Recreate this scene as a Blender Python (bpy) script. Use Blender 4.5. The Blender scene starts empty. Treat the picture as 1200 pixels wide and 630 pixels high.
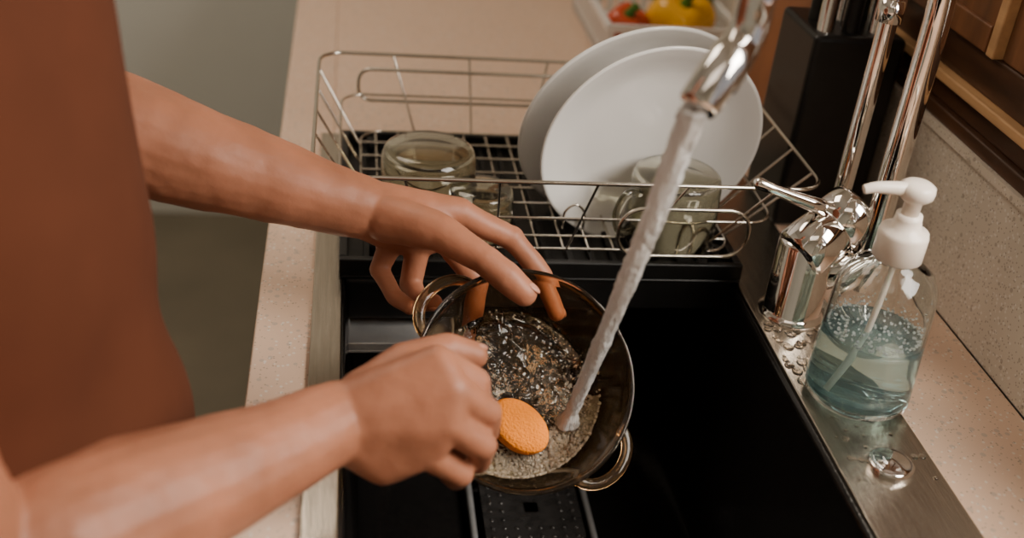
import bpy, bmesh, math, random
from mathutils import Vector, Matrix, noise
random.seed(4)
V=Vector
COL=bpy.context.scene.collection

# ------------------------------------------------------------------ materials
def new_mat(name):
    m=bpy.data.materials.new(name); m.use_nodes=True
    nt=m.node_tree; b=nt.nodes['Principled BSDF']
    return m,nt,b
def setin(b,k,v):
    if k in b.inputs: b.inputs[k].default_value=v
def pmat(name,col,rough=.5,metal=0,trans=0,ior=1.45,var=.06,vscale=30,bump=0,bscale=80,coat=0,sss=0,spec=.5,stretch=None,bdist=.002,col2=None,bdetail=3):
    m,nt,b=new_mat(name)
    setin(b,'Roughness',rough); setin(b,'Metallic',metal); setin(b,'Transmission Weight',trans)
    setin(b,'IOR',ior); setin(b,'Coat Weight',coat); setin(b,'Specular IOR Level',spec)
    tc=nt.nodes.new('ShaderNodeTexCoord')
    mp=nt.nodes.new('ShaderNodeMapping'); nt.links.new(tc.outputs['Object'],mp.inputs[0])
    if stretch: mp.inputs['Scale'].default_value=stretch
    n=nt.nodes.new('ShaderNodeTexNoise'); n.inputs['Scale'].default_value=vscale; n.inputs['Detail'].default_value=4
    nt.links.new(mp.outputs[0],n.inputs['Vector'])
    r=nt.nodes.new('ShaderNodeValToRGB')
    r.color_ramp.elements[0].position=.3; r.color_ramp.elements[1].position=.7
    r.color_ramp.elements[0].color=(*[c*(1-var) for c in col],1)
    r.color_ramp.elements[1].color=(*(col2 if col2 else [min(1,c*(1+var)) for c in col]),1)
    nt.links.new(n.outputs['Fac'],r.inputs[0]); nt.links.new(r.outputs[0],b.inputs['Base Color'])
    if sss:
        setin(b,'Subsurface Weight',sss); b.inputs['Subsurface Radius'].default_value=(.012,.004,.002); setin(b,'Subsurface Scale',1.0)
    if bump:
        n2=nt.nodes.new('ShaderNodeTexNoise'); n2.inputs['Scale'].default_value=bscale; n2.inputs['Detail'].default_value=bdetail
        nt.links.new(mp.outputs[0],n2.inputs['Vector'])
        bp=nt.nodes.new('ShaderNodeBump'); bp.inputs['Strength'].default_value=bump; bp.inputs['Distance'].default_value=bdist
        nt.links.new(n2.outputs['Fac'],bp.inputs['Height']); nt.links.new(bp.outputs[0],b.inputs['Normal'])
    return m
def terrazzo(name,base,rough=.3,dark=(.45,.36,.3)):
    m,nt,b=new_mat(name); setin(b,'Roughness',rough)
    tc=nt.nodes.new('ShaderNodeTexCoord')
    prev=nt.nodes.new('ShaderNodeRGB'); prev.outputs[0].default_value=(*base,1); last=prev.outputs[0]
    for sc,th,c in ((140,.82,dark),(260,.78,(.78,.73,.67)),(420,.84,(.26,.19,.14))):
        v=nt.nodes.new('ShaderNodeTexVoronoi'); v.inputs['Scale'].default_value=sc
        nt.links.new(tc.outputs['Object'],v.inputs['Vector'])
        s=nt.nodes.new('ShaderNodeSeparateColor'); nt.links.new(v.outputs['Color'],s.inputs[0])
        g=nt.nodes.new('ShaderNodeMath'); g.operation='GREATER_THAN'; g.inputs[1].default_value=th
        nt.links.new(s.outputs[0],g.inputs[0])
        g2=nt.nodes.new('ShaderNodeMath'); g2.operation='LESS_THAN'; g2.inputs[1].default_value=.36
        nt.links.new(v.outputs['Distance'],g2.inputs[0])
        mu=nt.nodes.new('ShaderNodeMath'); mu.operation='MULTIPLY'
        nt.links.new(g.outputs[0],mu.inputs[0]); nt.links.new(g2.outputs[0],mu.inputs[1])
        mm=nt.nodes.new('ShaderNodeMath'); mm.operation='MULTIPLY'; mm.inputs[1].default_value=.65
        nt.links.new(mu.outputs[0],mm.inputs[0])
        mx=nt.nodes.new('ShaderNodeMix'); mx.data_type='RGBA'
        nt.links.new(mm.outputs[0],mx.inputs[0]); nt.links.new(last,mx.inputs[6]); mx.inputs[7].default_value=(*c,1)
        last=mx.outputs[2]
    nt.links.new(last,b.inputs['Base Color'])
    return m

M={}
M['skin']=pmat('skin',(.34,.134,.072),rough=.50,var=.12,vscale=20,bump=.22,bscale=260,sss=.12,col2=(.43,.172,.096),spec=.45,bdist=.001)
M['nail']=pmat('nail',(.52,.25,.17),rough=.28,var=.05)
M['shirt']=pmat('shirt_cotton',(.085,.026,.012),rough=.95,var=.10,vscale=12,bump=.4,bscale=14,spec=.2)
M['jeans']=pmat('jeans',(.30,.32,.34),rough=.9,var=.12,vscale=60,bump=.3,bscale=300)
M['hair']=pmat('hair',(.02,.012,.008),rough=.5,var=.3,vscale=90,stretch=(1,1,.1),bump=.6,bscale=120)
M['chrome']=pmat('chrome',(.82,.78,.74),rough=.035,metal=1,var=.02)
M['steel']=pmat('brushed_steel',(.47,.42,.355),rough=.25,metal=1,var=.12,vscale=40,bump=.15,bscale=160,stretch=(8,.4,1))
M['satin']=pmat('satin_steel',(.36,.36,.36),rough=.42,metal=.35,var=.12,vscale=40)
M['drain']=pmat('wet_drain_metal',(.045,.042,.04),rough=.20,metal=.3,var=.3,vscale=70,bump=.5,bscale=120,coat=.6)
M['wire']=pmat('wire_steel',(.62,.57,.50),rough=.16,metal=1,var=.03)
M['blackgloss']=pmat('black_sink_composite',(.010,.009,.0085),rough=.15,var=.25,vscale=200,bump=.12,bscale=240)
M['black']=pmat('black_plastic',(.007,.0065,.006),rough=.36,var=.2,vscale=60,spec=.35)
M['ceramic']=pmat('white_ceramic',(.84,.82,.785),rough=.14,var=.01,coat=.3)
M['plasticw']=pmat('cream_plastic',(.82,.72,.62),rough=.28,var=.01,sss=.05)
M['glass']=pmat('clear_glass',(.96,.99,.98),rough=.0,trans=1,ior=1.42,var=.0)
M['smoke']=pmat('smoked_amber_glass',(.80,.58,.36),rough=.0,trans=.993,ior=1.40,var=.05,vscale=8)
M['smokeh']=pmat('smoked_amber_glass_thick',(.50,.31,.15),rough=.0,trans=.97,ior=1.32,var=.06,vscale=8)
M['smoke2']=pmat('smoked_glass_grey',(.62,.60,.50),rough=.0,trans=1,ior=1.42,var=.03,vscale=8)
M['soap']=pmat('teal_soap_liquid',(.66,.93,.96),rough=.01,trans=.86,ior=1.30,var=.03)
M['water']=pmat('rippling_water',(.98,.92,.84),rough=.015,trans=1,ior=1.33,var=.0,bump=.7,bscale=120)
M['stream']=pmat('aerated_water',(.98,.945,.91),rough=.12,trans=.56,ior=1.30,var=.10,vscale=60,bump=1.0,bscale=150,stretch=(1,1,.22),bdist=.006,bdetail=6)
M['foam']=pmat('soap_foam',(.97,.86,.70),rough=.06,trans=.82,ior=1.24,var=.05)
M['froth']=pmat('soap_froth',(.84,.64,.42),rough=.2,trans=.80,ior=1.22,var=.35,vscale=150,bump=1.0,bscale=600,bdist=.003)
M['bubble']=pmat('soap_bubble_white',(.92,.96,.95),rough=.08,trans=.60,ior=1.12,var=.02)
M['sponge']=pmat('orange_sponge',(1.0,.27,.006),rough=.85,var=.05,vscale=160,bump=.8,bscale=500)
M['woodd']=pmat('dark_wood',(.060,.025,.011),rough=.4,var=.4,vscale=14,stretch=(6,.6,6),coat=.15)
M['woodm']=pmat('brown_wood',(.17,.070,.029),rough=.42,var=.3,vscale=14,stretch=(5,5,.6),coat=.15)
M['woodl']=pmat('light_wood',(.52,.30,.14),rough=.4,var=.15,vscale=14,stretch=(6,.6,6))
M['board']=pmat('cutting_board_wood',(.27,.10,.038),rough=.5,var=.25,vscale=10,stretch=(6,1,.6))
M['wall']=pmat('painted_wall',(.80,.80,.74),rough=.7,var=.03,vscale=3)
M['ceil']=pmat('ceiling_paint',(.7,.68,.64),rough=.9,var=.02)
M['floor']=pmat('floor_vinyl',(.20,.170,.12),rough=.5,var=.12,vscale=4)
M['cabinet']=pmat('cabinet_laminate',(.30,.26,.22),rough=.5,var=.05)
M['counter']=terrazzo('terrazzo_counter',(.70,.49,.355),.30)
M['splash']=terrazzo('terrazzo_backsplash',(.62,.54,.44),.35,(.32,.26,.20))
M['yellow']=pmat('yellow_pepper_skin',(.90,.46,.012),rough=.2,var=.1,vscale=20)
M['green']=pmat('green_vegetable',(.06,.17,.02),rough=.35,var=.3,vscale=25)
M['red']=pmat('tomato_skin',(.60,.09,.03),rough=.2,var=.1)

# ------------------------------------------------------------------ helpers
def empty(name,loc=(0,0,0)):
    e=bpy.data.objects.new(name,None); e.empty_display_size=.05; COL.objects.link(e); return e
def finish(ob,mat,parent=None,smooth=True):
    if mat: ob.data.materials.append(mat)
    if parent: ob.parent=parent
    if smooth and ob.type=='MESH':
        ob.data.polygons.foreach_set('use_smooth',[True]*len(ob.data.polygons))
    return ob
def from_bm(name,bm,mat,parent=None,smooth=True):
    bmesh.ops.recalc_face_normals(bm,faces=bm.faces)
    me=bpy.data.meshes.new(name); bm.to_mesh(me); bm.free()
    ob=bpy.data.objects.new(name,me); COL.objects.link(ob)
    return finish(ob,mat,parent,smooth)
_i2=bmesh.new(); bmesh.ops.create_icosphere(_i2,subdivisions=2,radius=1); I2V=[tuple(v.co) for v in _i2.verts]; I2F=[[v.index for v in f.verts] for f in _i2.faces]; _i2.free()
def spheres(name,lst,mat,parent=None):
    vs=[];fs=[]
    for p,r in lst:
        if not isinstance(r,(tuple,list)): r=(r,r,r)
        o=len(vs); vs+= [(p[0]+x*r[0],p[1]+y*r[1],p[2]+z*r[2]) for x,y,z in I2V]; fs+=[[o+i for i in f] for f in I2F]
    me=bpy.data.meshes.new(name); me.from_pydata(vs,[],fs); ob=bpy.data.objects.new(name,me); COL.objects.link(ob)
    return finish(ob,mat,parent)
def add_box(bm,x0,x1,y0,y1,z0,z1):
    vs=[bm.verts.new(p) for p in ((x0,y0,z0),(x1,y0,z0),(x1,y1,z0),(x0,y1,z0),(x0,y0,z1),(x1,y0,z1),(x1,y1,z1),(x0,y1,z1))]
    for f in ((0,3,2,1),(4,5,6,7),(0,1,5,4),(1,2,6,5),(2,3,7,6),(3,0,4,7)): bm.faces.new([vs[i] for i in f])
def boxes(name,lst,mat,parent=None,bevel=.0):
    bm=bmesh.new()
    for b in lst: add_box(bm,*b)
    ob=from_bm(name,bm,mat,parent,False)
    if bevel:
        m=ob.modifiers.new('bev','BEVEL'); m.width=bevel; m.segments=3; m.limit_method='ANGLE'
    return ob
def frame_from(n,up=V((0,0,1))):
    n=V(n).normalized(); x=up.cross(n)
    if x.length<1e-4: x=V((1,0,0)).cross(n)
    x.normalize(); y=n.cross(x)
    return Matrix((x,y,n)).transposed().to_4x4()
def lathe(name,prof,mat,parent=None,seg=64,mtx=None):
    bm=bmesh.new(); rings=[]
    for r,z in prof:
        if r<1e-5: rings.append([bm.verts.new((0,0,z))])
        else: rings.append([bm.verts.new((r*math.cos(2*math.pi*i/seg),r*math.sin(2*math.pi*i/seg),z)) for i in range(seg)])
    for a,b in zip(rings,rings[1:]):
        for i in range(seg):
            j=(i+1)%seg
            if len(a)==1 and len(b)==1: continue
            if len(a)==1: bm.faces.new((a[0],b[i],b[j]))
            elif len(b)==1: bm.faces.new((a[i],a[j],b[0]))
            else: bm.faces.new((a[i],a[j],b[j],b[i]))
    if mtx is not None: bmesh.ops.transform(bm,matrix=mtx,verts=bm.verts)
    return from_bm(name,bm,mat,parent)
def curve(name,splines,r,mat,parent=None,res=3):
    cu=bpy.data.curves.new(name,'CURVE'); cu.dimensions='3D'; cu.bevel_depth=r; cu.bevel_resolution=res; cu.use_fill_caps=True
    for s in splines:
        pts,c=(s if isinstance(s,tuple) else (s,False))
        sp=cu.splines.new('POLY'); sp.points.add(len(pts)-1)
        for i,p in enumerate(pts):
            sp.points[i].co=(p[0],p[1],p[2],1)
            if len(p)>3: sp.points[i].radius=p[3]
        sp.use_cyclic_u=c
    ob=bpy.data.objects.new(name,cu); COL.objects.link(ob)
    dg=bpy.context.evaluated_depsgraph_get(); me=bpy.data.meshes.new_from_object(ob.evaluated_get(dg))
    me.name=name
    bpy.data.objects.remove(ob)
    ob=bpy.data.objects.new(name,me); COL.objects.link(ob)
    me.materials.clear()
    return finish(ob,mat,parent)
def smoothpath(pts,n=8):
    P=[list(p) for p in pts]; out=[]
    P=[P[0]]+P+[P[-1]]
    for i in range(1,len(P)-2):
        for k in range(n):
            t=k/n
            out.append([.5*((2*P[i][d])+(-P[i-1][d]+P[i+1][d])*t+(2*P[i-1][d]-5*P[i][d]+4*P[i+1][d]-P[i+2][d])*t*t+(-P[i-1][d]+3*P[i][d]-3*P[i+1][d]+P[i+2][d])*t**3) for d in range(len(P[0]))])
    out.append(P[-2]); return out
def rrect(x0,x1,y0,y1,r,f,n=6):
    out=[]
    for cx,cy,a0 in ((x1-r,y1-r,0),(x0+r,y1-r,90),(x0+r,y0+r,180),(x1-r,y0+r,270)):
        for k in range(n+1):
            a=math.radians(a0+90*k/n); out.append(f(cx+r*math.cos(a),cy+r*math.sin(a)))
    return out
_ico=bmesh.new(); bmesh.ops.create_icosphere(_ico,subdivisions=3,radius=1); ICO=[v.co.copy() for v in _ico.verts]; _ico.free()
def addhull(bm,g):
    b2=bmesh.new()
    for it in g:
        p,r=V(it[0]),it[1]
        for c in ICO:
            if isinstance(r,(tuple,list)): b2.verts.new(p+V((c.x*r[0],c.y*r[1],c.z*r[2])))
            else: b2.verts.new(p+c*r)
    bmesh.ops.convex_hull(b2,input=list(b2.verts))
    bmesh.ops.delete(b2,geom=[v for v in b2.verts if not v.link_faces],context='VERTS')
    bmesh.ops.recalc_face_normals(b2,faces=b2.faces)
    tmp=bpy.data.meshes.new('t'); b2.to_mesh(tmp); b2.free(); bm.from_mesh(tmp); bpy.data.meshes.remove(tmp)
def remeshed(name,bm,voxel,smooth):
    me=bpy.data.meshes.new(name); bm.to_mesh(me); bm.free()
    ob=bpy.data.objects.new(name,me); COL.objects.link(ob)
    m=ob.modifiers.new('rm','REMESH'); m.mode='VOXEL'; m.voxel_size=voxel; m.use_smooth_shade=True
    s=ob.modifiers.new('sm','SMOOTH'); s.factor=.5; s.iterations=smooth
    dg=bpy.context.evaluated_depsgraph_get(); me2=bpy.data.meshes.new_from_object(ob.evaluated_get(dg)); me2.name=name
    bpy.data.objects.remove(ob); return me2
def blob(name,groups,voxel,mat,parent=None,smooth=4,disp=None):
    """convex hulls of spheres, merged into ONE continuous surface (voxel remesh + smooth)"""
    bm=bmesh.new()
    for g in groups: addhull(bm,g)
    me2=remeshed(name,bm,voxel,smooth)
    if disp:
        ns=[v.normal.copy() for v in me2.vertices]
        for v,n in zip(me2.vertices,ns): v.co+=n*disp(v.co)
    ob=bpy.data.objects.new(name,me2); COL.objects.link(ob)
    return finish(ob,mat,parent)
def chain(pts,rad):
    return [[(pts[i],rad[i]),(pts[i+1],rad[i+1])] for i in range(len(pts)-1)]

# ------------------------------------------------------------------ room
XW=.5755
boxes('floor',[(-2.2,.75,-1.6,2.8,-.05,0)],M['floor'])
boxes('ceiling',[(-2.2,.75,-1.6,2.8,2.6,2.65)],M['ceil'])
boxes('wall_back',[(-2.2,.60,2.68,2.8,0,2.6)],M['wall'])
boxes('wall_left',[(-2.3,-2.2,-1.6,2.8,0,2.6)],M['wall'])
boxes('wall_front',[(-2.2,.60,-1.7,-1.6,0,2.6)],M['wall'])
WY0,WY1,WZ0,WZ1=-.5,.72,1.14,2.05
boxes('wall_right',[(.60,.72,-1.6,2.8,0,WZ0),(.60,.72,-1.6,2.8,WZ1,2.6),(.60,.72,-1.6,WY0,WZ0,WZ1),(.60,.72,WY1,2.8,WZ0,WZ1)],M['wall'])
boxes('trim_1',[(XW+.0005,.5995,-1.2,2.67,.9005,1.050),(XW-.004,.5995,-1.2,2.67,1.050,1.058)],M['splash'])
win=empty('window_1')
boxes('sill_rail_dark',[(.576,.5995,-.6,2.6,1.058,1.072),(.583,.5995,-.6,2.6,1.072,1.093),(.586,.5995,-.6,2.6,1.103,1.14)],M['woodd'],win,.002)
boxes('sill_strip_light',[(.575,.5995,-.6,2.6,1.093,1.103)],M['woodl'],win,.002)
boxes('casing_panel',[(.584,.5995,.915,2.6,1.14,2.1),(.580,.5995,.915,2.6,1.14,1.165)],M['woodm'],win,.002)
boxes('stile_light',[(.578,.5995,.896,.909,1.14,2.1)],M['woodl'],win,.002)
boxes('jamb_dark',[(.588,.5995,.72,.896,1.14,2.1),(.580,.5995,.80,.835,1.14,2.1),(.582,.5995,.72,.745,1.14,2.1),(.580,.5995,-.6,.896,2.05,2.1),(.580,.5995,-.55,-.5,1.14,2.05)],M['woodm'],win,.002)
boxes('sash_bars',[(.63,.655,-.5,.72,1.14,1.17),(.63,.655,-.5,.72,2.02,2.05),(.63,.655,.08,.12,1.17,2.02),(.63,.655,-.5,-.47,1.17,2.02),(.63,.655,.69,.72,1.17,2.02)],M['woodm'],win,.002)
boxes('kitchen_counter',[(-.074,-.012,-1.2,2.67,.862,.9),(.395,XW,-1.2,2.67,.862,.9),(-.012,.395,-1.2,.42,.862,.9),(-.012,.395,1.19,2.67,.862,.9)],M['counter'],None,.002)
cab=empty('base_cabinet')
boxes('carcass',[(-.045,-.02,-1.2,2.67,.08,.8615),(.55,XW,-1.2,2.67,.08,.8615),(-.02,.55,-1.2,-1.17,.08,.8615),(-.02,.55,-1.2,2.67,.08,.10)],M['cabinet'],cab)
boxes('doors',[(-.062,-.045,y,y+.445,.12,.85) for y in [-1.19+.455*i for i in range(8)]],M['cabinet'],cab,.003)
boxes('plinth',[(-.01,.55,-1.2,2.67,0,.08)],M['black'],cab)

# ------------------------------------------------------------------ sink
sink=empty('kitchen_sink')
boxes('steel_ledge',[(-.026,.0,.40,1.215,.9,.9035),(.383,.465,.40,1.215,.9,.9035),(0,.383,.40,.42,.9,.9035),(0,.383,1.19,1.215,.9,.9035)],M['steel'],sink,.0012)
bm=bmesh.new()
def ring(x0,x1,y0,y1,z,r,n=6): return [bm.verts.new(p) for p in rrect(x0,x1,y0,y1,r,lambda a,b:(a,b,z),n)]
rs=[ring(-.001,.384,.419,1.191,.900,.012),ring(.001,.382,.421,1.189,.890,.014),ring(.018,.364,.438,1.172,.672,.03),ring(.030,.352,.45,1.16,.655,.03),ring(.05,.332,.47,1.14,.650,.03)]
for a,b in zip(rs,rs[1:]):
    for i in range(len(a)):
        j=(i+1)%len(a); bm.faces.new((a[i],a[j],b[j],b[i]))
bm.faces.new(rs[-1])
ob=from_bm('basin',bm,M['blackgloss'],sink); m=ob.modifiers.new('sol','SOLIDIFY'); m.thickness=.003; m.offset=-1
bm=bmesh.new(); cx,cy,zz=.193,.828,.672
outer=rrect(cx-.050,cx+.050,cy-.050,cy+.050,.010,lambda a,b:(a,b,zz),4)
N=len(outer); inner=[]
for p in outer:
    d=V((p[0]-cx,p[1]-cy,0)); a=math.atan2(d.y,d.x)
    rr=.013/(abs(math.cos(a))+abs(math.sin(a))); inner.append((cx+rr*math.cos(a),cy+rr*math.sin(a),zz-.001))
vo=[bm.verts.new(p) for p in outer]; vi=[bm.verts.new(p) for p in inner]; vb=[bm.verts.new((p[0],p[1],zz-.010)) for p in outer]
for i in range(N):
    j=(i+1)%N; bm.faces.new((vo[i],vo[j],vi[j],vi[i])); bm.faces.new((vb[i],vb[j],vo[j],vo[i]))
from_bm('drain_cover',bm,M['drain'],sink,False)
curve('drain_frame',[(rrect(cx-.060,cx+.060,cy-.060,cy+.060,.014,lambda a,b:(a,b,.664),4),True)],.0035,M['satin'],sink)
lst=[]
for j in range(8):
    for k in range(8):
        if 2<=j<=5 and 2<=k<=5: continue
        lst.append(((cx-.042+.012*j,cy-.042+.012*k,zz),(.0026,.0026,.0012)))
spheres('drain_studs',lst,M['drain'],sink)
lathe('sink_plug_cap',[(0,.0075),(.012,.0075),(.0145,.006),(.0155,.0065),(.0175,.0055),(.0182,.0035),(.0182,0)],M['chrome'],sink,48,Matrix.Translation((.425,.618,.9035)))
boxes('steel_strainer_tray',[(.005,.106,.850,1.00,.846,.849),(.005,.008,.850,1.0,.849,.857),(.103,.106,.850,1.0,.849,.857),(.005,.106,.850,.853,.849,.857)],M['satin'],sink,.001)

lst=[]
def drop(x,y,z,r): lst.append(((x,y,z),(r,r*random.uniform(.8,1.3),r*.45)))
for i in range(110): drop(random.uniform(.388,.46),random.uniform(.60,.86),.9035,random.choice((.001,.0015,.002,.003)))
for i in range(30): drop(random.uniform(.388,.415),random.uniform(.72,.82),.9035,random.choice((.003,.004,.005)))
spheres('water_droplets',lst,M['water'])

# ------------------------------------------------------------------ drying rack
tray=empty('drip_tray')
boxes('tray_shell',[(-.003,.386,.888,1.18,.9037,.907),(-.003,.386,.888,.896,.907,.924),(-.003,.386,1.172,1.18,.907,.924),(-.003,.005,.896,1.172,.907,.924),(.378,.386,.896,1.172,.907,.924),(.004,.379,.89,.93,.872,.9037)],M['black'],tray,.003)
boxes('tray_ribs',[(.02+.022*i,.026+.022*i,.90,1.168,.907,.912) for i in range(16)],M['black'],tray,.001)
boxes('tray_leg',[(.003,.112,.886,.935,.860,.9037)],M['black'],tray,.004)
rack=empty('dish_rack')
S=[]
zt,zm,zb=1.010,.968,.930
def ringpts(z):
    t=(z-zb)/(zt-zb)
    return .018-.046*t, .378+.071*t, .905-.020*t, 1.165+.030*t
for z in (zt,zm,zb):
    x0,x1,y0,y1=ringpts(z); S.append((rrect(x0,x1,y0,y1,.028,lambda a,b,z=z:(a,b,z)),True))
T=ringpts(zt); B=ringpts(zb)
for f in (.17,.35,.54,.72,.90):
    xt=T[0]+(T[1]-T[0])*f; xb=B[0]+(B[1]-B[0])*f
    S.append([(xt,T[3],zt),(xb,B[3],zb)]); S.append([(xt,T[2],zt),(xb,B[2],zb)])
for f in (.12,.3,.48,.66,.84):
    yt=T[2]+(T[3]-T[2])*f; yb=B[2]+(B[3]-B[2])*f
    S.append([(T[0],yt,zt),(B[0],yb,zb)]); S.append([(T[1],yt,zt),(B[1],yb,zb)])
for i in range(7):
    y=.93+.034*i; S.append([(B[0],y,zb),(B[1],y,zb)])
for i in range(14):
    x=.035+.025*i; S.append([(x,B[2],zb-.002),(x,B[3],zb-.002)])
for i in range(6):
    y=.945+.034*i
    S.append(smoothpath([(.215,y,zb),(.215,y,.948),(.225,y,.957),(.235,y,.948),(.235,y,zb)],4)); S.append(smoothpath([(.345,y,zb),(.345,y,.948),(.355,y,.957),(.365,y,.948),(.365,y,zb)],4))
curve('basket_wires',S,.0013,M['wire'],rack)
S=[(rrect(.015,.26,.958,.995,.014,lambda a,b:(a,1.187,b)),True),(rrect(.255,.382,.935,.985,.022,lambda a,b:(a,.886,b)),True),(rrect(T[0],T[1],T[2],T[3],.028,lambda a,b:(a,b,zt)),True)]
curve('rim_and_handles',S,.0020,M['wire'],rack)
for i,(x,y) in enumerate(((.03,.92),(.366,.92),(.03,1.15),(.366,1.15))):
    lathe('foot_%d'%(i+1),[(0,0),(.005,0),(.005,.020),(0,.020)],M['black'],rack,16,Matrix.Translation((x,y,.907)))

# ------------------------------------------------------------------ plates
def plate(name,c,n,R):
    p=[(0,.0),(R*.55,0),(R*.60,-.002),(R*.62,-.002),(R*.64,.001),(R*.8,.006),(R*.93,.013),(R*.985,.0175),(R,.0185),(R*.992,.0205),(R*.965,.0195),(R*.85,.0125),(R*.74,.0075),(R*.66,.0048),(R*.55,.004),(0,.004)]
    return lathe(name,p,M['ceramic'],None,96,Matrix.Translation(V(c))@frame_from(n))
plate('dinner_plate',(.295,.978,1.0155),(.13,-.97,-.17),.1135)
plate('dinner_plate',(.290,1.036,1.0160),(.16,-.95,-.30),.1235)

# ------------------------------------------------------------------ glasses on the rack
def tumbler(name,loc,r,h,mat,tilt=None,handle=False):
    g=empty(name); w=.0028
    p=[(0,h),(r*.80,h),(r*.90,h-.003),(r*.95,h-.010),(r,0),(r-w*.6,-.0008),(r-w,0),(r*.93-w,h-.012),(r*.80,h-.009),(0,h-.008)]
    mt=Matrix.Translation(loc)@(tilt if tilt else Matrix.Identity(4))
    lathe('cup_body',p,mat,g,64,mt)
    if handle:
        pts=smoothpath([(-r*.96,0,h*.78),(-r*1.3,0,h*.80),(-r*1.50,0,h*.55),(-r*1.35,0,h*.25),(-r*.98,0,h*.22)],6)
        curve('cup_handle',[[tuple(mt@V(q)) for q in pts]],.0042,mat,g,4)
    return g
tumbler('glass_cup',(.083,.995,.933),.049,.058,M['smoke2'])
tumbler('glass_cup',(.130,.937,.933),.033,.045,M['smoke2'])
tumbler('glass_mug',(.318,.932,.933),.046,.070,M['smoke2'],Matrix.Rotation(math.radians(25),4,'Z'),True)

# ------------------------------------------------------------------ faucet
fa=empty('faucet')
def cyl(name,a,b,prof,mat,parent,seg=48):
    a,b=V(a),V(b); L=(b-a).length
    return lathe(name,[(r,t*L) for r,t in prof],mat,parent,seg,Matrix.Translation(a)@frame_from(b-a))
cyl('body',(.420,.837,.9035),(.420,.837,.985),[(0,0),(.031,0),(.031,.05),(.0275,.08),(.0265,.1),(.0265,.95),(.024,1),(0,1)],M['chrome'],fa)
cyl('valve_barrel',(.408,.829,.970),(.464,.850,1.010),[(0,0),(.022,.0),(.0262,.05),(.0262,.56),(.0245,.575),(.0245,.60),(.0270,.615),(.0270,.96),(.025,1),(0,1)],M['chrome'],fa)
cyl('lever',(.436,.838,1.012),(.3557,.8355,1.0407),[(0,0),(.0085,0),(.0070,.3),(.0050,.75),(.0056,.96),(.003,1),(0,1)],M['chrome'],fa,24)
cyl('riser_arm',(.425,.837,.945),(.475,.828,.965),[(0,0),(.017,0),(.017,.8),(.014,1),(0,1)],M['chrome'],fa)
A=V((.475,.826,0)); Bp=V((.243,.632,0)); mid=(A+Bp)/2; rad=(A-Bp).length/2; d=(A-Bp).normalized()
pts=[(.475,.826,.955,1),(.475,.826,1.0,1),(.475,.826,1.05,1),(.475,.826,1.12,1)]
for k in range(0,25):
    a=math.radians(180*k/24); q=mid+d*rad*math.cos(a); pts.append((q.x,q.y,1.18+math.sin(a)*rad*1.0+.065*k/24,1+.08*max(0,k-16)/8))
pts+= [(.234,.6245,1.225,1.08),(.226,.618,1.214,1.08)]
curve('gooseneck',[smoothpath(pts,3)],.0110,M['chrome'],fa,10)
cyl('collar',(.475,.826,.948),(.475,.826,.975),[(0,0),(.0165,0),(.0165,.8),(.013,1),(0,1)],M['chrome'],fa)
cyl('spray_tip',(.238,.6285,1.237),(.2105,.606,1.2015),[(0,0),(.0122,0),(.0132,.4),(.0132,.93),(.0115,1),(0,1)],M['chrome'],fa)
ft=empty('filter_tap')
curve('tap_pipe',[[(.472,.90,.9045),(.472,.90,1.32)]],.0085,M['chrome'],ft,8)
cyl('tap_collar',(.472,.90,1.17),(.472,.90,1.19),[(0,0),(.0115,0),(.0115,1),(0,1)],M['chrome'],ft)
cyl('tap_base',(.472,.90,.9035),(.472,.90,.925),[(0,0),(.016,0),(.014,1),(0,1)],M['chrome'],ft)
curve('tap_spout',[smoothpath([(.472,.90,1.31),(.47,.895,1.38),(.43,.85,1.42),(.37,.80,1.40),(.35,.785,1.36)],6)],.0085,M['chrome'],ft,8)

# water stream
s0=V((.2100,.6058,1.2005)); s1=V((.189,.719,.868))
bm=bmesh.new(); prev=None; NS=220; SG=32
for i in range(NS+1):
    t=i/NS; c=s0.lerp(s1,t); c.y+=-.004*math.sin(math.pi*t)
    r=.0090-.0030*min(1,t*1.25)
    if t>.95: r+= (t-.95)*.10
    rg=[]
    for k in range(SG):
        a=2*math.pi*k/SG; q=noise.noise(V((math.cos(a)*1.6,math.sin(a)*1.6,t*6)))
        q2=noise.noise(V((math.cos(a)*3.5,math.sin(a)*3.5,t*26+7))); q3=noise.noise(V((math.cos(a)*6,math.sin(a)*6,t*70+3)))
        rr=r*(1+.18*q+.15*q2+.12*q3+.05*math.sin(3*a+t*9))
        rg.append(bm.verts.new((c.x+rr*math.cos(a),c.y+rr*math.sin(a),c.z)))
    if prev:
        for k in range(SG): bm.faces.new((prev[k],prev[(k+1)%SG],rg[(k+1)%SG],rg[k]))
    else: bm.faces.new(rg)
    prev=rg
bm.faces.new(prev)
ws=empty('water_stream')
from_bm('stream_surface',bm,M['stream'],ws)
lst=[]
for i in range(2400):
    t=random.random(); c=s0.lerp(s1,t); c.y+=-.004*math.sin(math.pi*t); r=(.0090-.0030*min(1,t*1.25))*.75*math.sqrt(random.random()); a=random.uniform(0,6.28)
    s=random.uniform(.0003,.0008); lst.append(((c.x+r*math.cos(a),c.y+r*math.sin(a),c.z),(s,s,s*3)))
spheres('air_bubbles',lst,M['ceramic'],ws)

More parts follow.
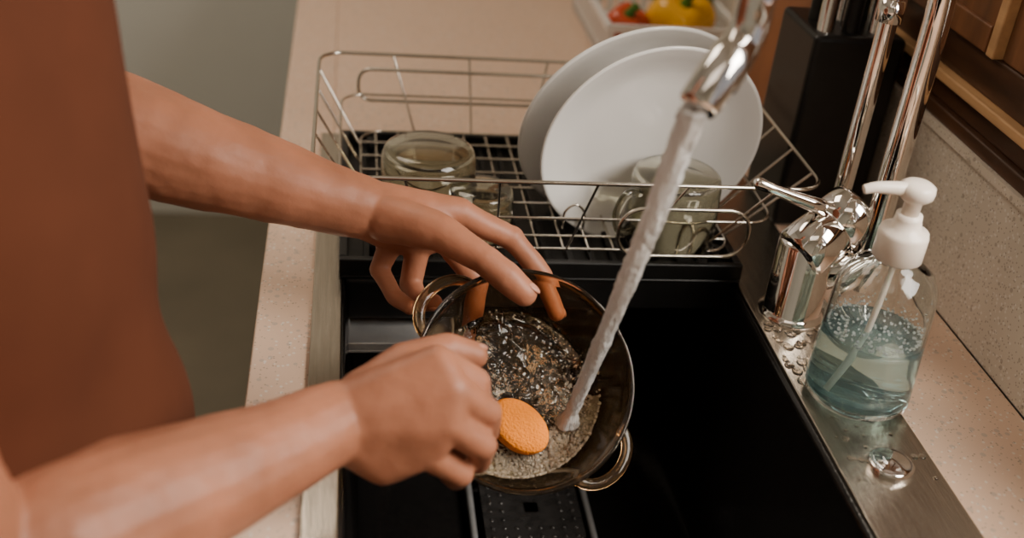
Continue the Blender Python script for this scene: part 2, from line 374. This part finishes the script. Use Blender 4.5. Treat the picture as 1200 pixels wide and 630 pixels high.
# ------------------------------------------------------------------ soap bottle
sb=empty('soap_dispenser_bottle'); T0=Matrix.Translation((.4336,.712,.9037))
outer=[(0,.002),(.030,.0),(.040,.001),(.0435,.005),(.0440,.012),(.0430,.03),(.0415,.07),(.0405,.100),(.0385,.112),(.033,.123),(.024,.130),(.0175,.133),(.0165,.136),(.0165,.146)]
inner=[(.0145,.146),(.0145,.135),(.023,.127),(.031,.120),(.0362,.110),(.0382,.100),(.0392,.07),(.0408,.03),(.0418,.012),(.039,.007),(0,.007)]
lathe('glass_body',outer+inner,M['glass'],sb,72,T0)
lathe('liquid_soap',[(0,.0068),(.0388,.0068),(.0421,.012),(.0411,.03),(.0400,.058),(.0396,.066),(0,.066)],M['soap'],sb,64,T0)
lst=[]
for i in range(260):
    a=random.uniform(0,2*math.pi); rr=.0368*math.sqrt(random.random()) if i%2 else .0372
    z=.0665+abs(random.gauss(0,.004)); s=random.uniform(.0005,.0015)
    lst.append((T0@V((rr*math.cos(a),rr*math.sin(a),z)),s))
for i in range(120):
    a=random.uniform(0,2*math.pi); z=random.uniform(.07,.106); s=random.uniform(.0003,.0008); rr=.0376-(z-.07)*.03
    lst.append((T0@V((rr*math.cos(a),rr*math.sin(a),z)),s))
spheres('soap_bubbles',lst,M['bubble'],sb)
lathe('pump_collar',[(0,.134),(.0175,.134),(.0195,.136),(.0195,.156),(.0185,.160),(.012,.162),(.0105,.170),(.010,.174),(0,.174)],M['plasticw'],sb,48,T0)
lathe('pump_stem',[(0,.17),(.0068,.17),(.0068,.184),(.0105,.187),(.0135,.190),(.0140,.194),(.0135,.198),(.010,.2005),(0,.201)],M['plasticw'],sb,40,T0)
q=T0@V((0,0,.1945)); nd=V((-.98,.0,.0)).normalized()
pts=smoothpath([(*q,1.1),(*(q+nd*.018+V((0,0,.0012))),1.0),(*(q+nd*.034+V((0,0,.0012))),.85),(*(q+nd*.043+V((0,0,-.0008))),.7)],5)
curve('pump_nozzle',[pts],.0052,M['plasticw'],sb,6)
pts=[tuple(T0@V(p)) for p in smoothpath([(0,0,.14),(-.002,0,.10),(-.010,-.003,.05),(-.028,-.008,.012)],5)]
curve('dip_tube',[pts],.0026,M['plasticw'],sb,4)

# ------------------------------------------------------------------ glass bowl in hand
bowl=empty('glass_casserole_bowl')
BC=V((.1455,.6985,.9288)); BN=V((.084,-.686,.724)).normalized(); BH=V((.72,-.47,-.50)); BH=(BH-BN*BH.dot(BN)).normalized(); BK=BN.cross(BH)
BM=Matrix.Translation(BC)@Matrix((BH,BK,BN)).transposed().to_4x4()
prof=[(0,-.074),(.050,-.074),(.056,-.0745),(.061,-.071),(.074,-.056),(.084,-.034),(.0880,-.012),(.0892,-.002),(.0902,-.0008),(.0906,.0006),(.0900,.0020),(.0884,.0022),(.0868,.001),(.0855,-.012),(.0812,-.033),(.0712,-.053),(.0590,-.066),(.052,-.0695),(0,-.070)]
lathe('bowl_body',prof,M['smoke'],bowl,96,BM)
for sgn,nm in ((1,'handle_1'),(-1,'handle_2')):
    bm=bmesh.new(); NH=28; rows=[]
    for i in range(NH+1):
        t=math.pi*i/NH-math.pi/2
        cxx=.082+.022*math.cos(t); cyy=.028*math.sin(t)
        nx,ny=math.cos(t),math.sin(t); row=[]
        for k in range(14):
            a=2*math.pi*k/14; row.append(bm.verts.new(BM@V(((cxx+nx*.0048*math.cos(a))*sgn,cyy+ny*.0048*math.cos(a),-.009+.0020*math.sin(a)))))
        rows.append(row)
    for a,b in zip(rows,rows[1:]):
        for k in range(14): bm.faces.new((a[k],a[(k+1)%14],b[(k+1)%14],b[k]))
    bm.faces.new(rows[0]); bm.faces.new(rows[-1][::-1])
    from_bm(nm,bm,M['smokeh'],bowl)
bm=bmesh.new(); NR=56; NA=140
def wz(x,y): return -.056+.0050*noise.noise(V((x*40,y*40,3)))+.0034*noise.noise(V((x*110,y*110,9)))+.0018*noise.noise(V((x*260,y*260,5)))
c0=bm.verts.new((0,0,wz(0,0))); prev=None
for i in range(1,NR+1):
    r=.0675*i/NR; rg=[]
    for k in range(NA):
        a=2*math.pi*k/NA; x,y=r*math.cos(a),r*math.sin(a)
        rg.append(bm.verts.new((x,y,wz(x,y))))
    if prev is None:
        for k in range(NA): bm.faces.new((c0,rg[k],rg[(k+1)%NA]))
    else:
        for k in range(NA): bm.faces.new((prev[k],rg[k],rg[(k+1)%NA],prev[(k+1)%NA]))
    prev=rg
lo=[bm.verts.new((.0575*math.cos(2*math.pi*k/NA),.0575*math.sin(2*math.pi*k/NA),-.0660)) for k in range(NA)]
for k in range(NA): bm.faces.new((prev[k],lo[k],lo[(k+1)%NA],prev[(k+1)%NA]))
bm.faces.new(lo[::-1])
bmesh.ops.transform(bm,matrix=BM,verts=bm.verts)
from_bm('water_in_bowl',bm,M['water'],bowl)
down=V((.1,-.72,-.69)); down=(down-BN*down.dot(BN)).normalized(); rt=BN.cross(down)
def inbowl(a,rr,z): return BC+down*rr*math.cos(a)+rt*rr*math.sin(a)+BN*z
def fz(a,rr): 
    x,y=rr*math.cos(a),rr*math.sin(a)
    return -.0535+max(0,rr-.064)*1.5+.0040*noise.noise(V((x*70,y*70,2)))+.0022*noise.noise(V((x*200,y*200,6)))+.0012*noise.noise(V((x*500,y*500,8)))
bm=bmesh.new(); NAa,NRr=110,34; top=[];bot=[]
for i in range(NAa+1):
    a=-.75+2.15*i/NAa; rt_row=[];rb_row=[]
    inn=.050+.010*noise.noise(V((a*2.5,1,1)))+.006*noise.noise(V((a*9,4,1)))+.016*(abs(2*i/NAa-1)**3)
    for k in range(NRr+1):
        rr=inn+(.0738-inn)*k/NRr; edge=min(1,min(k,NRr-k)/3,min(i,NAa-i)/4)
        z=fz(a,rr); rt_row.append(bm.verts.new(inbowl(a,rr,-.0575+max(0,rr-.064)*1.5+(z+.0575-max(0,rr-.064)*1.5)*edge))); rb_row.append(bm.verts.new(inbowl(a,rr,-.0590+max(0,rr-.064)*1.5)))
    top.append(rt_row);bot.append(rb_row)
for i in range(NAa):
    for k in range(NRr):
        bm.faces.new((top[i][k],top[i+1][k],top[i+1][k+1],top[i][k+1])); bm.faces.new((bot[i][k],bot[i][k+1],bot[i+1][k+1],bot[i+1][k]))
    bm.faces.new((top[i][0],bot[i][0],bot[i+1][0],top[i+1][0])); bm.faces.new((top[i][-1],top[i+1][-1],bot[i+1][-1],bot[i][-1]))
for s_ in (0,NAa):
    for k in range(NRr): bm.faces.new((top[s_][k],top[s_][k+1],bot[s_][k+1],bot[s_][k]))
from_bm('foam_froth',bm,M['froth'],bowl)
lst=[]
for i in range(3600):
    if i%7==0:
        a=random.uniform(-math.pi,math.pi); rr=.068*math.sqrt(random.random()); s=random.uniform(.0003,.0008)
    else:
        a=random.gauss(.32,.55); rr=min(.0735,random.gauss(.061,.009)); s=.0004+.0012*random.random()**2.5
    lst.append((inbowl(a,rr,fz(a,rr)+.0007),s))
spheres('foam_bubbles',lst,M['foam'],bowl)

sc=empty('dish_scrubber')
bm=bmesh.new(); SN=V((.05,-.70,.71)).normalized(); SD=V((.72,-.38,-.5)); SD=(SD-SN*SD.dot(SN)).normalized(); SK=SN.cross(SD)
SM=Matrix.Translation((.1455,.705,.876))@Matrix((SD,SK,SN)).transposed().to_4x4()
rr=[]
for (k,z) in ((.90,-.011),(1,-.008),(1.0,.003),(.98,.006),(.93,.0078),(.6,.0088),(.2,.009)):
    rr.append([bm.verts.new(SM@V((.0275*k*math.cos(2*math.pi*i/48),.0185*k*math.sin(2*math.pi*i/48),z))) for i in range(48)])
for a,b in zip(rr,rr[1:]):
    for i in range(48): bm.faces.new((a[i],a[(i+1)%48],b[(i+1)%48],b[i]))
bm.faces.new(rr[0][::-1]); bm.faces.new(rr[-1])
from_bm('sponge_pad',bm,M['sponge'],sc)
curve('handle',[smoothpath([(.060,.595,.952,1.1),(.085,.625,.935,1.1),(.103,.655,.908,1.0),(.118,.688,.884,.8),(.132,.704,.874,.7)],6)],.0055,M['black'],sc,6)

# ------------------------------------------------------------------ background things
kb=empty('knife_block')
boxes('block_body',[(.462,.560,1.015,1.115,.9005,1.115)],M['black'],kb,.006)
for i,(x,y) in enumerate(((.478,1.035),(.505,1.035),(.532,1.04),(.482,1.07),(.51,1.075),(.54,1.08))):
    z0=1.112; h=.10+.012*(i%3)
    curve('knife_handle_%d'%(i+1),[[(x,y,z0),(x+.001,y+.003,z0+.02),(x+.004,y+.010,z0+h)]],.0085,M['chrome'] if i in(0,2,4) else M['black'],kb,5)
cb=boxes('cutting_board',[(-.009,.009,-.115,.115,0,.33)],M['board'],None,.006)
cb.location=(.512,1.27,.9025); cb.rotation_euler=(0,math.radians(9),0)
vb_=empty('vegetable_basket')
bx0,bx1,by0,by1=.365,.560,1.475,1.735
zr0,zr1=.955,.966
boxes('basket_floor',[(bx0,bx1,by0,by1,.9005,.905)],M['ceramic'],vb_,.001)
boxes('basket_rim',[(bx0-.004,bx1+.004,by0-.004,by0+.004,zr0,zr1),(bx0-.004,bx1+.004,by1-.004,by1+.004,zr0,zr1),(bx0-.004,bx0+.004,by0,by1,zr0,zr1),(bx1-.004,bx1+.004,by0,by1,zr0,zr1),
 (bx0-.002,bx1+.002,by0-.002,by0+.003,.905,.92),(bx0-.002,bx0+.003,by0,by1,.905,.92)],M['ceramic'],vb_,.001)
boxes('basket_slats',[(x,x+.008,by0-.002,by0+.002,.905,zr0+.004) for x in [bx0+.0185*i for i in range(11)]]+[(bx0-.002,bx0+.002,y,y+.008,.905,zr0+.004) for y in [by0+.019*i for i in range(14)]]+[(x,x+.008,by1-.002,by1+.002,.905,zr0+.004) for x in [bx0+.0185*i for i in range(11)]]+[(bx1-.002,bx1+.002,y,y+.008,.905,zr0+.004) for y in [by0+.019*i for i in range(14)]],M['ceramic'],vb_)
def pepper(name,c,r,mat):
    g=empty(name); bm=bmesh.new(); bmesh.ops.create_uvsphere(bm,u_segments=48,v_segments=24,radius=1)
    for v in bm.verts:
        a=math.atan2(v.co.y,v.co.x); h=math.hypot(v.co.x,v.co.y)
        k=1+.10*math.cos(4*a)*h; z=v.co.z
        dz=-.30*math.exp(-(h/.35)**2)*(1 if z>0 else -.4)
        v.co=V((v.co.x*k*r*(1+.08*z),v.co.y*k*r*(1+.08*z),(z*1.02+dz)*r))
    bmesh.ops.transform(bm,matrix=Matrix.Translation(c)@Matrix.Rotation(.5,4,'X'),verts=bm.verts)
    from_bm('flesh',bm,mat,g)
    c=V(c); curve('stem',[[(c.x,c.y-.36*r,c.z+.60*r,1.8),(c.x,c.y-.46*r,c.z+.8*r,1),(c.x+.006,c.y-.66*r,c.z+1.15*r,1.1)]],.006,M['green'],g,5)
pepper('bell_pepper',(.482,1.532,.957),.048,M['yellow'])
pepper('tomato',(.400,1.520,.950),.031,M['red'])
pepper('green_pepper',(.515,1.640,.960),.045,M['green'])

# ------------------------------------------------------------------ PERSON
person=empty('person')
LA=[(-.2249,.8374,1.0874),(-.1806,.8308,1.074),(-.136,.8278,1.0586),(-.0703,.8274,1.0382),(-.0156,.8253,1.0214),(.016,.8256,1.0117)]
G=chain([(-.245,.79,1.28)]+LA,[.050,.046,.0465,.0435,.036,.030,.0265])
Lw=((.018,.8256,1.0105),.025)
K=[((.0985,.8265,1.0080),.0132),((.0859,.8317,.9837),.0135),((.0642,.8306,.9754),.0125),((.0421,.8308,.979),.012)]
G+=[[Lw,K[0],K[1]],[Lw,K[1],K[2]],[Lw,K[2],K[3]],[((.045,.829,1.013),.0170),K[0],K[3]]]
th=[(.0365,.8144,1.0084),(.0790,.7870,1.0110),(.1140,.7600,1.0010),(.1450,.7430,.9815)]
G+=chain(th,[.021,.0155,.0120,.0100])+[[(th[2],.0125),((.130,.7505,.992),.0128),(th[3],.0108)]]
G+=[[(th[0],.019),(th[1],.011),((.080,.818,.998),.012)]]
ind=[(.0985,.8265,1.0080),(.1435,.8230,.9870),(.1720,.8078,.9589),(.1850,.7921,.9315)]
mid_=[(.0859,.8317,.9837),(.1153,.8159,.9464),(.112,.802,.917),(.107,.788,.895)]
rng=[(.0642,.8306,.9754),(.0595,.8220,.9400),(.0657,.7966,.9369),(.0764,.7798,.9481)]
pnk=[(.0421,.8308,.979),(.0318,.8186,.9563),(.0440,.7930,.9448),(.056,.7745,.9467)]
G+=chain(ind,[.0125,.0102,.0088,.0076])+chain(mid_,[.0125,.0100,.0088,.0078])+chain(rng,[.0118,.0095,.0085,.0075])+chain(pnk,[.0112,.0086,.0075,.0068])
G+=[[(ind[1],.0110)],[(rng[1],.0102)],[(pnk[1],.0092)]]
def micro(p): return .0004*noise.noise(p*95)+.0011*noise.noise(p*38)
blob('left_arm_and_hand',G,.0019,M['skin'],person,3,micro)
RA=[(-.1974,.4334,.9929),(-.1534,.4613,.9935),(-.1191,.4930,.9876),(-.0756,.5284,.9810),(-.0315,.5651,.9765),(-.0019,.5909,.9752)]
G=chain([(-.240,.415,1.28)]+RA,[.050,.046,.047,.045,.038,.031,.027])
Rw=((.000,.592,.9745),.0245)
K=[((.0635,.6025,1.014),.0125),((.0732,.5862,1.0036),.0128),((.0709,.577,.9837),.0122),((.058,.5762,.9588),.0115)]
hyp=((.030,.5844,.9484),.019)
G+=[[Rw,K[0],K[1],((.03,.615,.975),.016)],[Rw,K[1],K[2],((.04,.60,.965),.016)],[Rw,K[2],K[3],hyp],[hyp,K[3],((.03,.60,.96),.016)]]
ri=[(.0635,.6025,1.014),(.0918,.6069,.9944),(.098,.6236,.9652),(.0859,.6306,.9536)]
rm=[(.0732,.5862,1.0036),(.0998,.5933,.9800),(.1025,.6082,.9506),(.0889,.6193,.9416)]
rr_=[(.0709,.5770,.9837),(.0967,.5817,.9597),(.0968,.5980,.9319),(.0849,.6119,.9280)]
rp=[(.0580,.5762,.9588),(.0829,.5796,.9365),(.0823,.5945,.9178),(.0729,.6077,.9175)]
G+=chain(ri,[.0125,.0103,.0090,.0080])+chain(rm,[.0128,.0105,.0092,.0082])+chain(rr_,[.0122,.0100,.0088,.0078])+chain(rp,[.0115,.0092,.0080,.0072])
rt_=[(.015,.6081,.9834),(.0445,.632,.9926),(.0752,.6459,.9954),(.0951,.6492,.9871)]
G+=chain(rt_,[.018,.0145,.0115,.0100])+[[(rt_[0],.018),(rt_[1],.012),((.058,.608,1.003),.010)]]
blob('right_arm_and_hand',G,.0019,M['skin'],person,3,micro)
def nail(name,a,b,dors,r):
    a,b=V(a),V(b); ax=(b-a).normalized(); dz=V(dors); dz=(dz-ax*dz.dot(ax)).normalized(); s=ax.cross(dz)
    c=b+ax*r*.15+dz*r*.74
    mt=Matrix.Translation(c)@Matrix((ax,s,dz)).transposed().to_4x4()@Matrix.Diagonal((r*.72,r*.62,r*.24,1))
    bm=bmesh.new(); bmesh.ops.create_uvsphere(bm,u_segments=24,v_segments=14,radius=1,matrix=mt)
    from_bm(name,bm,M['nail'],person)
nail('left_thumb_nail',th[2],th[3],(.4,.3,1),.0108)
nail('left_index_nail',ind[2],ind[3],(1,.5,.2),.0076)
nail('left_ring_nail',rng[2],rng[3],(-.3,-.4,-1),.0075)
nail('right_thumb_nail',rt_[2],rt_[3],(0,.5,1),.0100)
def loft(rings,seg=48,pw=2.3):
    bm=bmesh.new(); pr=None
    for z,cx,cy,a,b in rings:
        rg=[]
        for k in range(seg):
            t=2*math.pi*k/seg; c,s=math.cos(t),math.sin(t)
            rg.append(bm.verts.new((cx+a*math.copysign(abs(c)**(2/pw),c),cy+b*math.copysign(abs(s)**(2/pw),s),z)))
        if pr:
            for k in range(seg): bm.faces.new((pr[k],pr[(k+1)%seg],rg[(k+1)%seg],rg[k]))
        else: bm.faces.new(rg[::-1])
        pr=rg
    bm.faces.new(pr); return bm
Y0=.60
rings=[(.865,-.252,Y0,.132,.175),(.93,-.246,Y0,.138,.174),(1.0,-.242,Y0,.132,.168),(1.08,-.241,Y0,.123,.160),(1.16,-.242,Y0,.119,.160),(1.24,-.245,Y0,.114,.165),(1.31,-.252,Y0,.101,.170),(1.355,-.258,Y0,.082,.160),(1.385,-.262,Y0,.062,.115),(1.405,-.266,Y0,.052,.066)]
bm=loft(rings)
for g in ([((-.255,.725,1.335),.052),((-.245,.79,1.27),.058)],[((-.245,.79,1.27),.058),((-.228,.835,1.120),.064)],
          [((-.255,.475,1.335),.052),((-.245,.415,1.27),.058)],[((-.245,.415,1.27),.058),((-.225,.418,1.09),.062)]): addhull(bm,g)
bmesh.ops.recalc_face_normals(bm,faces=bm.faces)
me2=remeshed('t_shirt',bm,.007,6)
ns=[v.normal.copy() for v in me2.vertices]
for v,n in zip(me2.vertices,ns):
    p=v.co.copy(); f=.007*noise.noise(V((p.x*7,p.y*9,p.z*5)))+.007*math.sin(p.z*38+p.y*14+3*noise.noise(p*6))*max(0,min(1,(1.22-p.z)/.25))
    v.co=p+n*f
ob=bpy.data.objects.new('t_shirt',me2); COL.objects.link(ob); finish(ob,M['shirt'],person)
G=[[((-.262,.53,.86),.100),((-.262,.67,.86),.100),((-.27,.60,.93),.09)],
   [((-.262,.52,.85),.098),((-.265,.515,.48),.062)],[((-.265,.515,.48),.062),((-.28,.51,.10),.045)],
   [((-.262,.68,.85),.098),((-.265,.685,.48),.062)],[((-.265,.685,.48),.062),((-.28,.69,.10),.045)]]
blob('jeans',G,.009,M['jeans'],person,4)
G=[[((-.29,.51,.045),.042),((-.13,.50,.03),.030)],[((-.29,.69,.045),.042),((-.13,.70,.03),.030)]]
blob('shoes',G,.007,M['black'],person,3)
Hc=V((-.225,.60,1.555))
G=[[((-.268,Y0,1.37),.052),((-.248,Y0,1.46),.050)],[(Hc+V((-.025,0,.02)),(.090,.074,.088))],[(Hc+V((.0,0,.01)),(.078,.068,.085)),(Hc+V((.035,0,-.075)),(.030,.030,.028)),(Hc+V((-.02,0,-.045)),(.05,.052,.04))],
   [(Hc+V((.082,0,.012)),.007),(Hc+V((.098,0,-.022)),.0095),(Hc+V((.078,0,-.028)),.014)],
   [(Hc+V((.074,-.016,-.052)),.007),(Hc+V((.080,0,-.050)),.008),(Hc+V((.074,.016,-.052)),.007)],
   [(Hc+V((-.01,.072,-.005)),(.016,.007,.026))],[(Hc+V((-.01,-.072,-.005)),(.016,.007,.026))]]
blob('head_and_neck',G,.0035,M['skin'],person,3)
for i,sy in enumerate((-1,1)):
    spheres('eye_%d'%(i+1),[(Hc+V((.068,.030*sy,.010)),.0105)],M['ceramic'],person)
    spheres('iris_%d'%(i+1),[(Hc+V((.0745,.030*sy,.007)),.0052)],M['hair'],person)
    curve('eyebrow_%d'%(i+1),[[tuple(Hc+V((.072,.014*sy,.030))),tuple(Hc+V((.074,.030*sy,.034))),tuple(Hc+V((.062,.046*sy,.028)))]],.003,M['hair'],person)
G=[[(Hc+V((-.035,0,.035)),(.093,.082,.086))],[(Hc+V((-.06,0,.02)),(.070,.078,.085)),(Hc+V((-.095,0,-.05)),(.035,.05,.05))],[(Hc+V((-.125,0,.01)),.038)]]
blob('hair',G,.005,M['hair'],person,3)

# ------------------------------------------------------------------ lights
def area(name,loc,target,sx,sy,power,col):
    l=bpy.data.lights.new(name,'AREA'); l.shape='RECTANGLE'; l.size=sx; l.size_y=sy; l.energy=power; l.color=col
    o=bpy.data.objects.new(name,l); COL.objects.link(o); o.location=loc
    o.rotation_euler=(V(target)-V(loc)).to_track_quat('-Z','Y').to_euler(); return o
area('window_daylight',(.95,.26,1.75),(.05,.66,.95),.75,.6,31,(1.0,.92,.82))
area('overhead_fill_light',(-.55,1.75,2.5),(-.1,1.3,.9),1.0,.7,16,(1.0,.85,.69))  # added warm fill, no actual fixture, brightens the far room from above
area('overhead_fill_light',(-.1,-.3,2.5),(.2,.8,.9),.9,.6,2.5,(1.0,.86,.72))  # weaker added fill from the camera side, not a real ceiling lamp
w=bpy.data.worlds.new('World'); bpy.context.scene.world=w; w.use_nodes=True
w.node_tree.nodes['Background'].inputs[0].default_value=(.92,.94,1,1); w.node_tree.nodes['Background'].inputs[1].default_value=.38

# ------------------------------------------------------------------ camera
cam=bpy.data.cameras.new('Camera'); co=bpy.data.objects.new('Camera',cam); COL.objects.link(co)
cam.sensor_width=36; cam.lens=39
R=V((.9884,-.1219,.0909)).normalized(); F=V((.1512,.8475,-.509)).normalized(); F=(F-R*F.dot(R)).normalized(); U=R.cross(F)
co.matrix_world=Matrix.Translation((0,0,1.45))@Matrix((R,U,-F)).transposed().to_4x4()
cam.dof.use_dof=True; cam.dof.focus_distance=.95; cam.dof.aperture_fstop=3.0
cam.clip_start=.02
bpy.context.scene.camera=co
